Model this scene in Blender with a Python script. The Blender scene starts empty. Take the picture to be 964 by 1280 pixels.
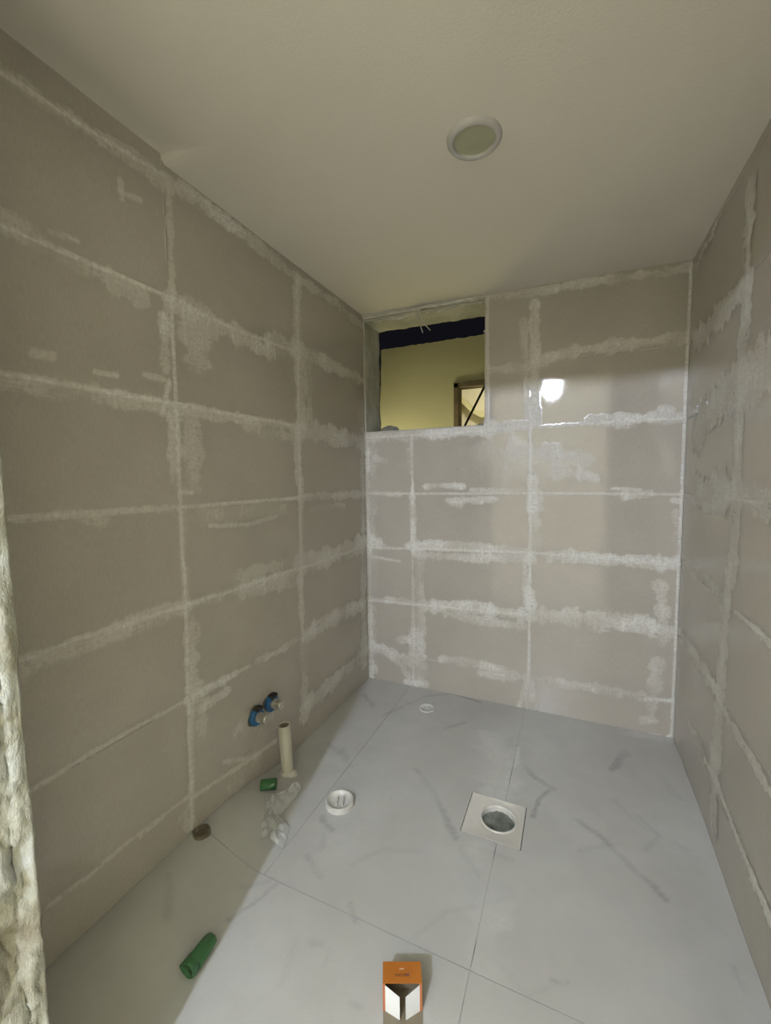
import bpy, bmesh, math, random
import numpy as np
from mathutils import Vector, Matrix
random.seed(5)
S = 0.3      # one wall-tile course = 0.30 m; the layout numbers below are in courses
C = bpy.context.scene.collection
scene = bpy.context.scene

# ------------------------------------------------------------------ camera, world, light, exposure
F_PX, PITCH, ROLL, YAW = 527.039, 0.0796933, 0.0141784, -0.4200787
CAM = Vector((3.521288, -6.994041, 3.804838))
cd = bpy.data.cameras.new('camera'); cam = bpy.data.objects.new('camera', cd); C.objects.link(cam)
cy_, sy_ = math.cos(YAW), math.sin(YAW)
fw = Vector((sy_*math.cos(PITCH), cy_*math.cos(PITCH), -math.sin(PITCH)))
rt = Vector((cy_, -sy_, 0.0)); up = rt.cross(fw)
rt2 = math.cos(ROLL)*rt - math.sin(ROLL)*up
up2 = math.sin(ROLL)*rt + math.cos(ROLL)*up
m = Matrix((rt2, up2, -fw)).transposed().to_4x4(); m.translation = CAM*S
cam.matrix_world = m
cd.sensor_fit = 'HORIZONTAL'; cd.sensor_width = 36.0; cd.lens = F_PX/964*36.0
cd.clip_start = 0.02; cd.clip_end = 60
scene.camera = cam

w = bpy.data.worlds.new('night'); scene.world = w; w.use_nodes = True
w.node_tree.nodes['Background'].inputs[0].default_value = (0.42, 0.42, 0.62, 1)
w.node_tree.nodes['Background'].inputs[1].default_value = 0.006

LAMP = (2.58, -13.0, 7.77)          # bare bulb hanging in the hall behind the photographer
LAMP_POWER = 124.0
scene.view_settings.view_transform = 'Standard'; scene.view_settings.look = 'None'
scene.view_settings.gamma = 1.0; scene.view_settings.use_curve_mapping = False
scene.view_settings.exposure = 0.9
try:
    scene.cycles.max_bounces = 10; scene.cycles.diffuse_bounces = 8; scene.cycles.sample_clamp_indirect = 2.5
    scene.cycles.use_denoising = True
except Exception: pass

# ------------------------------------------------------------------ helpers
def tag(o, label=None, cat=None, group=None, kind=None):
    for k, v in (('label', label), ('category', cat), ('group', group), ('kind', kind)):
        if v: o[k] = v
    return o
def link(name, me, m=None, parent=None, loc=None):
    o = bpy.data.objects.new(name, me); C.objects.link(o)
    if m and me is not None and not me.materials: me.materials.append(m)
    if parent: o.parent = parent
    if loc is not None: o.location = loc
    return o
def empty(name, loc, label, cat, group=None, rz=0):
    o = bpy.data.objects.new(name, None); C.objects.link(o)
    o.location = Vector(loc)*S; o.rotation_euler = (0, 0, rz); o.empty_display_size = .05
    return tag(o, label, cat, group)
def mesh_of(bm, name, smooth=False):
    bmesh.ops.recalc_face_normals(bm, faces=bm.faces)
    me = bpy.data.meshes.new(name); bm.to_mesh(me); bm.free()
    if smooth:
        for p in me.polygons: p.use_smooth = True
    return me
def raw_mesh(name, v, f, smooth=False):
    me = bpy.data.meshes.new(name); me.from_pydata(v, [], f); me.update()
    if smooth: me.polygons.foreach_set('use_smooth', [True]*len(me.polygons))
    return me
def box_bm(bm, a, b, bevel=0):
    """axis box from corner a to b, in course units"""
    a = Vector(a)*S; b = Vector(b)*S
    r = bmesh.ops.create_cube(bm, size=1)
    for v in r['verts']:
        v.co = Vector(((a[i]+b[i])/2 + v.co[i]*(b[i]-a[i]) for i in range(3)))
    if bevel:
        es = list({e for v in r['verts'] for e in v.link_edges})
        bmesh.ops.bevel(bm, geom=es, offset=bevel*S, segments=1, affect='EDGES')
def lathe(bm, prof, n=32, center=(0, 0, 0), axis='Z', wob=0, close_start=False, close_end=False, jit=None):
    """prof: list of (r, h) in metres"""
    rings = []
    for k, (r, h) in enumerate(prof):
        ring = []
        for i in range(n):
            a = 2*math.pi*i/n
            rr = r*(1+(jit(a, h) if jit else 0))
            p = (rr*math.cos(a), rr*math.sin(a), h)
            if axis == 'X': p = (p[2], p[0], p[1])
            if axis == 'Y': p = (p[1], p[2], p[0])
            ring.append(bm.verts.new(Vector(p)+Vector(center)))
        rings.append(ring)
    for a, b in zip(rings, rings[1:]):
        for i in range(n):
            bm.faces.new((a[i], a[(i+1) % n], b[(i+1) % n], b[i]))
    if close_start: bm.faces.new(rings[0])
    if close_end: bm.faces.new(rings[-1])
def tube(bm, pts, r, n=8):
    pts = [Vector(p) for p in pts]; rings = []
    for i, p in enumerate(pts):
        t = (pts[min(i+1, len(pts)-1)]-pts[max(i-1, 0)]).normalized()
        q = t.to_track_quat('Z', 'Y')
        rings.append([bm.verts.new(p+q@Vector((r*math.cos(2*math.pi*k/n), r*math.sin(2*math.pi*k/n), 0))) for k in range(n)])
    for a, b in zip(rings, rings[1:]):
        for i in range(n): bm.faces.new((a[i], a[(i+1) % n], b[(i+1) % n], b[i]))
    bm.faces.new(rings[0]); bm.faces.new(rings[-1])

_lat = {}
def vnoise(x, y, seed=0):
    if seed not in _lat: _lat[seed] = np.random.RandomState(seed).rand(256, 256)
    L = _lat[seed]
    xi = np.floor(x).astype(int); yi = np.floor(y).astype(int)
    fx = x-xi; fy = y-yi; fx = fx*fx*(3-2*fx); fy = fy*fy*(3-2*fy)
    a = L[xi & 255, yi & 255]; b = L[(xi+1) & 255, yi & 255]; c = L[xi & 255, (yi+1) & 255]; d = L[(xi+1) & 255, (yi+1) & 255]
    return (a*(1-fx)+b*fx)*(1-fy)+(c*(1-fx)+d*fx)*fy
def fbm(x, y, seed=0, o=3):
    s = 0; t = 0
    for k in range(o): s = s+vnoise(x*2**k, y*2**k, seed+k)*.5**k; t += .5**k
    return s/t
def sstep(a, b, x):
    t = np.clip((x-a)/(b-a), 0, 1); return t*t*(3-2*t)

# ------------------------------------------------------------------ materials
def mat(name, col=(.5, .5, .5), rough=.5, **kw):
    m = bpy.data.materials.new(name); m.use_nodes = True
    b = m.node_tree.nodes['Principled BSDF']
    b.inputs['Base Color'].default_value = (*col, 1); b.inputs['Roughness'].default_value = rough
    for k, v in kw.items():
        b.inputs[k.replace('_', ' ')].default_value = v
    return m
def N(m, t, **kw):
    n = m.node_tree.nodes.new(t)
    for k, v in kw.items(): setattr(n, k, v)
    return n
def P(m): return m.node_tree.nodes['Principled BSDF']
def L(m, a, b): m.node_tree.links.new(a, b)
def coords(m, scale=(1, 1, 1), world=True):
    if world: src = N(m, 'ShaderNodeNewGeometry').outputs['Position']
    else: src = N(m, 'ShaderNodeTexCoord').outputs['Object']
    mp = N(m, 'ShaderNodeMapping'); mp.inputs['Scale'].default_value = scale
    L(m, src, mp.inputs['Vector']); return mp.outputs[0]
def noise(m, vec, scale, detail=4, rough=.55, dist=0):
    n = N(m, 'ShaderNodeTexNoise'); n.inputs['Scale'].default_value = scale; n.inputs['Detail'].default_value = detail
    n.inputs['Roughness'].default_value = rough; n.inputs['Distortion'].default_value = dist
    if vec is not None: L(m, vec, n.inputs['Vector'])
    return n.outputs['Fac']
def ramp(m, fac, stops):
    r = N(m, 'ShaderNodeValToRGB'); e = r.color_ramp.elements
    while len(e) < len(stops): e.new(.5)
    for i, (p, c) in enumerate(stops):
        e[i].position = p; e[i].color = (*c, 1) if len(c) == 3 else c
    L(m, fac, r.inputs[0]); return r.outputs[0]
def mth(m, op, a, b=None, c=None, clamp=False):
    n = N(m, 'ShaderNodeMath', operation=op); n.use_clamp = clamp
    for i, v in enumerate((a, b, c)):
        if v is None: continue
        if isinstance(v, (int, float)): n.inputs[i].default_value = v
        else: L(m, v, n.inputs[i])
    return n.outputs[0]
def mix(m, fac, a, b):
    n = N(m, 'ShaderNodeMix', data_type='RGBA')
    for i, v in ((0, fac), (6, a), (7, b)):
        if isinstance(v, tuple): n.inputs[i].default_value = (*v, 1)
        elif isinstance(v, (int, float)): n.inputs[i].default_value = v
        else: L(m, v, n.inputs[i])
    return n.outputs[2]
def bump(m, h, dist=.002, strength=1.0):
    n = N(m, 'ShaderNodeBump'); n.inputs['Distance'].default_value = dist; n.inputs['Strength'].default_value = strength
    L(m, h, n.inputs['Height']); L(m, n.outputs[0], P(m).inputs['Normal'])
def noisy(name, c1, c2, scale, rough=.8, bd=.001, bs=60, lo=.35, hi=.65, **kw):
    m = mat(name, c1, rough, **kw); v = coords(m)
    L(m, ramp(m, noise(m, v, scale, 5), [(lo, c1), (hi, c2)]), P(m).inputs['Base Color'])
    if bd: bump(m, noise(m, v, bs, 4), bd)
    return m

def tile_look(m):
    """colour and relief of the glazed wall tile; also carried under the grout so thin smears show the tile through"""
    v = coords(m)
    col = ramp(m, noise(m, v, 3.2, 5, .6), [(.3, (.390, .360, .320)), (.7, (.435, .404, .362))])
    fine = ramp(m, noise(m, coords(m, (1, 1, .2)), 300, 2), [(.35, (.95, .95, .95)), (.65, (1.03, 1.03, 1.03))])
    mx = N(m, 'ShaderNodeMix', data_type='RGBA', blend_type='MULTIPLY'); mx.inputs[0].default_value = 1
    L(m, col, mx.inputs[6]); L(m, fine, mx.inputs[7])
    hh = mth(m, 'ADD', noise(m, v, 26, 3), mth(m, 'MULTIPLY', noise(m, coords(m, (1, 1, 2.2)), 130, 2), .5))
    return mx.outputs[2], hh
def m_wall_tile():
    m = mat('beige_glazed_tile', (.42, .39, .34), .03); c, hh = tile_look(m)
    L(m, c, P(m).inputs['Base Color']); bump(m, hh, .00028, .8)
    return m
def m_film():
    m = mat('tile_with_dried_grout', (.6, .6, .56), .5); tc, hh = tile_look(m)
    a = N(m, 'ShaderNodeAttribute', attribute_name='dens').outputs['Fac']
    v = coords(m)
    fine = noise(m, v, 90, 5, .65)
    sw = noise(m, coords(m, (1, 1, 6)), 30, 4, .6, .6)
    sw2 = noise(m, coords(m, (5, 5, 1)), 26, 3, .6, .4)
    st = mth(m, 'ADD', mth(m, 'MULTIPLY', sw, .4), mth(m, 'ADD', mth(m, 'MULTIPLY', fine, .35), mth(m, 'MULTIPLY', sw2, .25)))
    al = mth(m, 'MULTIPLY', a, mth(m, 'MULTIPLY_ADD', st, 5.5, -1.85), clamp=True)
    al = mth(m, 'MINIMUM', al, .93)
    gc = ramp(m, fine, [(.3, (.60, .60, .57)), (.7, (.70, .70, .68))])
    L(m, mix(m, al, tc, gc), P(m).inputs['Base Color'])
    L(m, mth(m, 'MULTIPLY_ADD', mth(m, 'MULTIPLY', al, 3, clamp=True), .5, .035), P(m).inputs['Roughness'])
    bump(m, mth(m, 'ADD', hh, mth(m, 'MULTIPLY', al, 2.0)), .0003, .8)
    return m
def m_floor():
    m = mat('white_veined_floor_tile', (.7, .7, .7), .22); v = coords(m)
    c = ramp(m, noise(m, v, 260, 3, .7), [(.3, (.455, .460, .450)), (.7, (.485, .492, .486))])
    c = mix(m, mth(m, 'MULTIPLY_ADD', noise(m, v, 2.2, 4, .55), 2.2, -.85, clamp=True), c, (.395, .38, .355))
    c = mix(m, mth(m, 'MULTIPLY_ADD', noise(m, v, 11, 5, .65), 1.6, -.62, clamp=True), c, (.40, .40, .39))
    av = N(m, 'ShaderNodeAttribute', attribute_name='vein').outputs['Fac']
    ac = N(m, 'ShaderNodeAttribute', attribute_name='chalk').outputs['Fac']
    fn = noise(m, v, 70, 5, .7)
    c = mix(m, mth(m, 'MULTIPLY', av, mth(m, 'MULTIPLY_ADD', fn, 1.9, -.2), clamp=True), c, (.20, .20, .20))
    c = mix(m, mth(m, 'MULTIPLY', ac, mth(m, 'MULTIPLY_ADD', fn, 2.2, -.3), clamp=True), c, (.58, .59, .58))
    sp = ramp(m, noise(m, v, 120, 2, .5), [(.24, (1, 1, 1)), (.29, (0, 0, 0))])
    c = mix(m, mth(m, 'MULTIPLY', sp, .35), c, (.3, .29, .27))
    L(m, c, P(m).inputs['Base Color'])
    P(m).inputs['Roughness'].default_value = .26
    return m
def m_plaster_rough():
    m = mat('rough_jamb_plaster', (.5, .5, .48), .85); v = coords(m)
    n = noise(m, v, 9, 6, .6, .5)
    c = ramp(m, n, [(.36, (.22, .20, .15)), (.47, (.36, .36, .31)), (.62, (.46, .48, .475))])
    L(m, c, P(m).inputs['Base Color']); bump(m, noise(m, coords(m, (1, 1, .5)), 55, 6, .65), .008)
    return m

M = {}
M['tile'] = m_wall_tile(); M['film'] = m_film(); M['floor'] = m_floor(); M['jamb'] = m_plaster_rough()
M['grout'] = noisy('white_joint_grout', (.60, .60, .56), (.70, .70, .67), 25)
M['floor_grout'] = noisy('grey_floor_joint', (.10, .10, .10), (.40, .40, .385), 5, lo=.34, hi=.46)
M['ceiling'] = noisy('ceiling_paint', (.68, .65, .60), (.72, .69, .64), 1.5, .9, .0007, 190)
M['concrete'] = noisy('bare_concrete', (.32, .32, .275), (.50, .50, .45), 6, .9, .004, 40)
M['hall'] = noisy('hall_paint', (.74, .70, .53), (.80, .76, .60), 1.2, .8, .001, 60)
M['hall_floor'] = noisy('hall_cement_floor', (.50, .47, .40), (.60, .57, .50), 3, .7)
M['ochre'] = noisy('yellow_plaster', (.60, .57, .33), (.67, .64, .40), 1.6, .9, .001, 30)
M['cream'] = noisy('cream_paint', (.76, .73, .60), (.80, .77, .65), 1.5, .9, 0)
M['frame'] = noisy('brown_frame', (.17, .13, .07), (.24, .19, .11), 12, .8)
M['steel'] = mat('dark_steel', (.02, .014, .008), .5)
M['pvc'] = noisy('cream_pvc', (.46, .445, .37), (.53, .515, .44), 14, .45, 0)
M['white_plastic'] = noisy('dusty_white_plastic', (.52, .51, .475), (.62, .61, .58), 30, .35, 0)
M['grey_plastic'] = noisy('dusty_grey_plastic', (.50, .50, .48), (.62, .62, .60), 40, .3, 0)
M['brown'] = noisy('brown_rust', (.10, .085, .06), (.20, .165, .12), 40, .7, .001, 90)
M['dark'] = mat('dark_gap', (.02, .018, .015), .8)
M['blue'] = noisy('blue_plastic', (.006, .075, .20), (.012, .12, .30), 50, .35, 0)
M['chrome'] = noisy('dull_nickel', (.38, .36, .31), (.55, .53, .48), 60, .3, 0, Metallic=.6)
M['slab'] = noisy('cut_drain_tile', (.52, .505, .46), (.62, .60, .56), 5, .35, .0008, 60)
M['water'] = noisy('murky_debris', (.045, .055, .045), (.20, .22, .19), 22, .35, .003, 60)
M['lens'] = mat('milky_lens', (.38, .39, .27), .25, Subsurface_Weight=0)
M['ring'] = noisy('dusty_lamp_ring', (.42, .41, .41), (.52, .51, .51), 12, .5, 0)
M['wire'] = mat('grey_wire', (.50, .50, .48), .5)
M['mortar'] = noisy('mortar_lump', (.16, .155, .13), (.27, .26, .22), 18, .95, .004, 60)
M['white_chip'] = noisy('white_plaster_edge', (.42, .41, .36), (.68, .67, .61), 20, .9, .002, 70)
M['orange'] = noisy('orange_card', (.36, .115, .012), (.41, .14, .018), 14, .55, 0)
M['orange_edge'] = mat('orange_card_side', (.42, .14, .05), .6)
M['card_white'] = mat('white_card', (.74, .75, .78), .5)
M['kraft'] = mat('grey_brown_card', (.20, .17, .12), .7)
M['ink'] = mat('dark_brown_ink', (.06, .03, .015), .6)
M['ink_blue'] = mat('blue_ink', (.03, .03, .14), .6)
M['ink_white'] = mat('white_ink', (.75, .66, .55), .6)
gp = mat('green_plastic', (.07, .20, .085), .12, IOR=1.4); P(gp).inputs['Transmission Weight'].default_value = .35; M['green'] = gp
cp = mat('clear_film_plastic', (.85, .87, .88), .08, IOR=1.45); P(cp).inputs['Alpha'].default_value = .30
_v = coords(cp); bump(cp, noise(cp, _v, 60, 5, .7, 1.5), .006); M['clear'] = cp
M['socket'] = mat('black_socket', (.03, .03, .03), .5)

def height(x, y):
    """floor relief in courses: the bed rises a little along the near left wall"""
    return .20*sstep(-2.4, -3.7, y)*(1-sstep(0, .85, x)) - .09*sstep(-1.2, -3.0, y)*sstep(4.2, 4.91, x)
W = 4.9097; Z0 = .5478
ST_L = [
(0.142,0.3,[5.264,6.531,5.13,6.526,4.933,6.516,4.767,6.534,4.452,6.556,4.032,6.623]),
(0.024,0.8,[5.264,6.52,4.766,6.547,4.015,6.627]),
(0.205,0.75,[4.079,6.539,3.858,6.62,3.496,6.621,3.24,6.61]),
(0.161,0.6,[3.411,6.586,2.992,6.624,2.499,6.61,2.035,6.561]),
(0.172,0.45,[1.962,6.57,1.057,6.58,0.049,6.548]),
(0.179,0.33,[5.331,5.57,5.052,5.535,4.78,5.467,4.345,5.449]),
(0.089,0.5,[5.019,5.64,4.855,5.659]),
(0.025,0.85,[5.334,5.522,4.032,5.538]),
(0.259,0.45,[4.017,5.5,3.587,5.462,3.124,5.451,2.642,5.398]),
(0.291,0.5,[2.635,5.516,2.016,5.529]),
(0.208,0.65,[1.955,5.62,1.222,5.586,0.009,5.563]),
(0.035,0.6,[4.023,5.541,3.245,5.502,2.015,5.55]),
(0.16,0.38,[5.406,4.502,5.123,4.503,4.719,4.514,4.08,4.503]),
(0.069,0.45,[5.207,4.726,5.082,4.73]),
(0.046,0.6,[4.771,4.682,4.608,4.704]),
(0.058,0.35,[4.351,4.759,4.15,4.751]),
(0.026,0.9,[5.403,4.545,4.014,4.551]),
(0.125,0.5,[4.017,4.512,3.303,4.509,2.104,4.526]),
(0.226,0.28,[3.052,4.438,2.019,4.369]),
(0.322,0.68,[1.955,4.508,1.274,4.489,0.034,4.48]),
(0.033,0.8,[4.014,4.559,2.067,4.541]),
(0.056,0.4,[5.419,3.568,4.967,3.564,4.049,3.551]),
(0.113,0.2,[5.079,3.585,4.788,3.483]),
(0.04,0.5,[4.012,3.707,3.898,3.687]),
(0.029,0.8,[4.039,3.558,2.061,3.551]),
(0.207,0.2,[3.862,3.465,2.429,3.409]),
(0.047,0.55,[3.694,3.331,3.117,3.288,2.599,3.327]),
(0.143,0.6,[2.061,3.551,1.075,3.53,0.04,3.529]),
(0.126,0.3,[1.812,3.375,0.821,3.358]),
(0.202,0.36,[5.455,2.52,5.036,2.541,4.532,2.558,4.065,2.546]),
(0.032,0.6,[5.433,2.568,5.033,2.591,4.063,2.57]),
(0.112,0.5,[4.045,2.557,3.291,2.549,2.17,2.533]),
(0.034,0.85,[4.045,2.565,2.131,2.559]),
(0.205,0.3,[3.284,2.679,2.201,2.664]),
(0.207,0.35,[3.295,2.493,2.119,2.419]),
(0.335,0.55,[2.11,2.601,1.243,2.588,0.207,2.6]),
(0.205,0.7,[2.164,2.657,2.049,2.659]),
(0.22,0.8,[0.421,2.676,0.009,2.646]),
(0.039,0.8,[2.093,2.552,0.112,2.556]),
(0.034,0.45,[5.448,1.606,5.127,1.626,4.667,1.625,4.075,1.607]),
(0.116,0.78,[4.075,1.607,3.652,1.597,3.214,1.593]),
(0.124,0.5,[3.883,1.44,3.543,1.453]),
(0.095,0.6,[3.074,1.595,2.695,1.557,2.164,1.549]),
(0.221,0.75,[2.027,1.535,1.291,1.539,0.156,1.466]),
(0.158,0.5,[1.814,1.644,0.616,1.583]),
(0.031,0.42,[5.386,0.664,5.073,0.638,4.767,0.652,4.117,0.609]),
(0.03,0.4,[4.657,0.613,4.413,0.598]),
(0.144,0.12,[5.375,0.827,5.095,0.769,4.835,0.723]),
(0.048,0.5,[4.09,0.563,3.412,0.462,2.759,0.376]),
(0.277,0.18,[4.049,0.418,3.147,0.308]),
(0.268,0.6,[2.018,0.501,1.213,0.5,0.159,0.547]),
(0.24,0.35,[3.385,0.929,2.849,0.787]),
(0.048,0.35,[3.649,0.666,3.113,0.39]),
(0.054,0.3,[4.473,6.227,4.292,6.266]),
(0.108,0.6,[3.986,6.545,3.99,6.079,4.004,5.563]),
(0.037,0.75,[4.023,5.541,4.042,3.817,4.045,2.565]),
(0.038,0.6,[4.045,2.565,4.11,0.245]),
(0.121,0.6,[4.102,5.382,4.118,4.853]),
(0.377,0.35,[3.808,5.467,3.792,5.099]),
(0.225,0.5,[1.98,6.584,2.014,5.561]),
(0.288,0.7,[1.976,5.571,1.956,4.475]),
(0.183,0.4,[1.766,5.514,1.764,4.745]),
(0.169,0.5,[2.071,4.464,2.067,3.799]),
(0.154,0.55,[2.01,3.798,2.068,2.662]),
(0.153,0.5,[2.112,2.555,2.102,1.621]),
(0.253,0.38,[2.088,1.498,2.105,0.387]),
(0.052,0.7,[4.099,4.754,4.186,4.451]),
(0.134,0.55,[4.069,4.392,4.096,3.818]),
(0.256,0.3,[3.858,4.337,3.871,3.815]),
(0.112,0.25,[4.024,3.502,4.053,2.584]),
(0.212,0.5,[3.981,2.339,4.02,1.699]),
(0.067,0.45,[4.04,1.539,4.098,0.28]),
(0.111,0.5,[4.204,0.451,4.129,0.252]),
(0.262,0.22,[3.935,1.441,3.93,1.176]),
(0.226,0.45,[0.057,4.723,0.2,0.347]),
(0.231,0.3,[2.928,0.756,3.141,0.408]),
(0.057,0.6,[1.983,6.53,2.107,1.505]),
(0.057,0.35,[4.467,6.326,4.456,6.174]),
(0.095,0.3,[4.079,0.746,4.135,0.483]),
]
ST_B = [
(0.172,0.4,[2.255,5.502,2.863,5.493]),
(0.171,0.5,[2.932,5.569,3.404,5.627,3.931,5.636,4.884,5.622]),
(0.149,0.5,[2.249,6.614,3.277,6.589,4.869,6.543]),
(0.215,0.5,[0.05,4.567,0.997,4.559,1.841,4.552,2.791,4.584]),
(0.289,0.4,[1.288,4.583,2.26,4.592]),
(0.168,0.5,[3.747,4.606,4.357,4.61,4.812,4.578]),
(0.226,0.45,[4.009,4.566,4.407,4.584]),
(0.289,0.3,[3.091,4.175,3.707,3.998]),
(0.214,0.5,[3.603,3.834,3.819,3.76]),
(0.764,0.13,[2.185,4.08,2.858,3.997]),
(0.098,0.5,[4.604,4.702,4.735,4.681]),
(0.037,0.6,[0.033,4.553,2.874,4.555,4.922,4.57]),
(0.087,0.5,[0.046,3.543,0.684,3.515]),
(0.109,0.65,[1.137,3.655,1.842,3.651]),
(0.091,0.4,[1.976,3.598,2.802,3.571]),
(0.12,0.5,[1.566,3.408,2.369,3.441]),
(0.136,0.5,[1.636,3.354,1.774,3.328]),
(0.161,0.75,[4.21,3.5,4.468,3.524]),
(0.035,0.55,[4.033,3.605,4.387,3.593]),
(0.089,0.5,[4.777,3.447,4.87,3.436]),
(0.031,0.55,[0.013,3.528,2.899,3.533,4.913,3.525]),
(0.24,0.85,[0.096,2.664,0.274,2.568]),
(0.045,0.6,[0.123,2.349,0.669,2.296]),
(0.181,0.65,[0.827,2.583,1.204,2.645,1.842,2.637,2.875,2.589]),
(0.149,0.6,[0.978,2.433,2.113,2.449,2.948,2.49]),
(0.192,0.7,[3.208,2.571,4.006,2.572,4.854,2.559]),
(0.252,0.7,[4.663,2.568,4.807,2.555]),
(0.039,0.8,[0.007,2.523,2.923,2.592,4.901,2.551]),
(0.136,0.6,[0.024,1.532,0.848,1.575]),
(0.248,0.75,[1.167,1.537,2.116,1.602,2.887,1.558]),
(0.194,0.6,[1.561,1.424,2.117,1.395,2.827,1.392]),
(0.294,0.7,[3.152,1.604,4.03,1.637,4.595,1.602]),
(0.176,0.5,[4.596,1.59,4.86,1.544]),
(0.044,0.8,[0.027,1.512,0.909,1.538,2.899,1.573]),
(0.2,0.85,[0.091,0.624,0.324,0.598,0.647,0.481,0.961,0.503]),
(0.181,0.7,[0.651,0.832,0.809,0.855]),
(0.207,0.6,[0.02,0.165,0.083,0.199]),
(0.166,0.6,[1.443,0.584,2.12,0.627,2.774,0.535,3.084,0.526]),
(0.125,0.4,[2.12,0.472,2.648,0.471]),
(0.163,0.65,[3.169,0.528,4.056,0.557,4.557,0.546]),
(0.048,0.8,[4.558,0.522,4.874,0.552]),
(0.123,0.7,[4.538,0.185,4.608,0.214]),
(0.097,0.95,[4.615,-0.031,4.892,0.001]),
(0.106,0.8,[0.769,0.044,1.157,0.088]),
(0.376,0.2,[2.612,4.257,2.795,4.224]),
(0.242,0.3,[3.324,3.863,3.459,3.861]),
(0.115,0.35,[0.221,4.183,0.412,4.12]),
(0.084,0.95,[0.044,4.582,0.047,0.001]),
(0.199,0.22,[0.162,4.504,0.085,0.278]),
(0.139,0.65,[2.932,6.409,2.956,4.611]),
(0.106,0.4,[2.772,6.2,2.86,4.74]),
(0.051,0.5,[2.217,6.632,2.227,4.658]),
(0.143,0.6,[2.908,3.746,2.927,3.243]),
(0.191,0.4,[2.971,3.495,2.983,2.608]),
(0.11,0.7,[2.826,2.599,2.886,1.69]),
(0.122,0.7,[2.919,1.956,2.973,1.543]),
(0.042,0.8,[2.886,4.554,2.911,2.604,2.912,0.493]),
(0.113,0.85,[2.876,0.419,2.78,-0.025]),
(0.111,0.85,[2.95,0.433,3.054,0.048]),
(0.198,0.5,[2.912,0.493,2.93,0.089]),
(0.061,0.75,[0.923,4.535,0.91,0.041]),
(0.121,0.55,[0.913,3.487,0.935,2.632]),
(0.228,0.42,[1.024,2.493,1.053,0.444]),
(0.339,0.45,[0.98,0.88,1.003,0.059]),
(0.127,0.5,[0.724,0.311,0.833,0.102]),
(0.193,0.4,[4.683,2.246,4.738,1.432]),
(0.198,0.5,[4.681,1.066,4.638,0.209]),
(0.037,0.85,[4.894,6.578,4.892,0.001]),
(0.25,0.25,[3.262,4.23,3.29,3.864]),
(0.105,0.3,[0.876,4.329,0.887,3.91]),
(0.094,0.2,[4.829,3.28,4.862,2.605]),
]
ST_R = [
(0.296,0.6,[0.311,5.509,1.288,5.48,2.076,5.529]),
(0.477,0.6,[0.587,4.322,1.373,4.586,2.102,4.683,2.681,4.683]),
(0.385,0.65,[0.706,3.613,1.877,3.601]),
(0.155,0.55,[1.015,3.436,1.737,3.418]),
(0.267,0.33,[2.158,3.613,2.836,3.554]),
(0.021,0.95,[1.86,3.561,2.67,3.556]),
(0.135,0.5,[0.187,2.576,1.147,2.633,2.011,2.564]),
(0.033,0.95,[2.214,2.538,2.845,2.528]),
(0.075,0.4,[2.599,2.53,2.98,2.513]),
(0.199,0.68,[0.218,1.627,1.151,1.589,1.896,1.569]),
(0.107,0.5,[1.958,1.499,2.571,1.47,3.128,1.434]),
(0.127,0.3,[0.823,0.672,1.463,0.703]),
(0.114,0.8,[1.534,0.655,1.905,0.679,2.705,0.549,3.253,0.527]),
(0.158,0.45,[0.229,6.455,0.98,6.555]),
(0.248,0.7,[2.021,6.306,2.023,5.896,2.068,5.185,2.031,4.335,2.056,3.743]),
(0.258,0.78,[2.111,3.655,2.06,2.988,1.908,2.463]),
(0.185,0.4,[1.952,2.331,1.92,1.746]),
(0.333,0.4,[1.953,2.17,1.896,1.569,1.862,0.953]),
(0.22,0.5,[1.819,0.882,1.93,0.175]),
]
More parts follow.
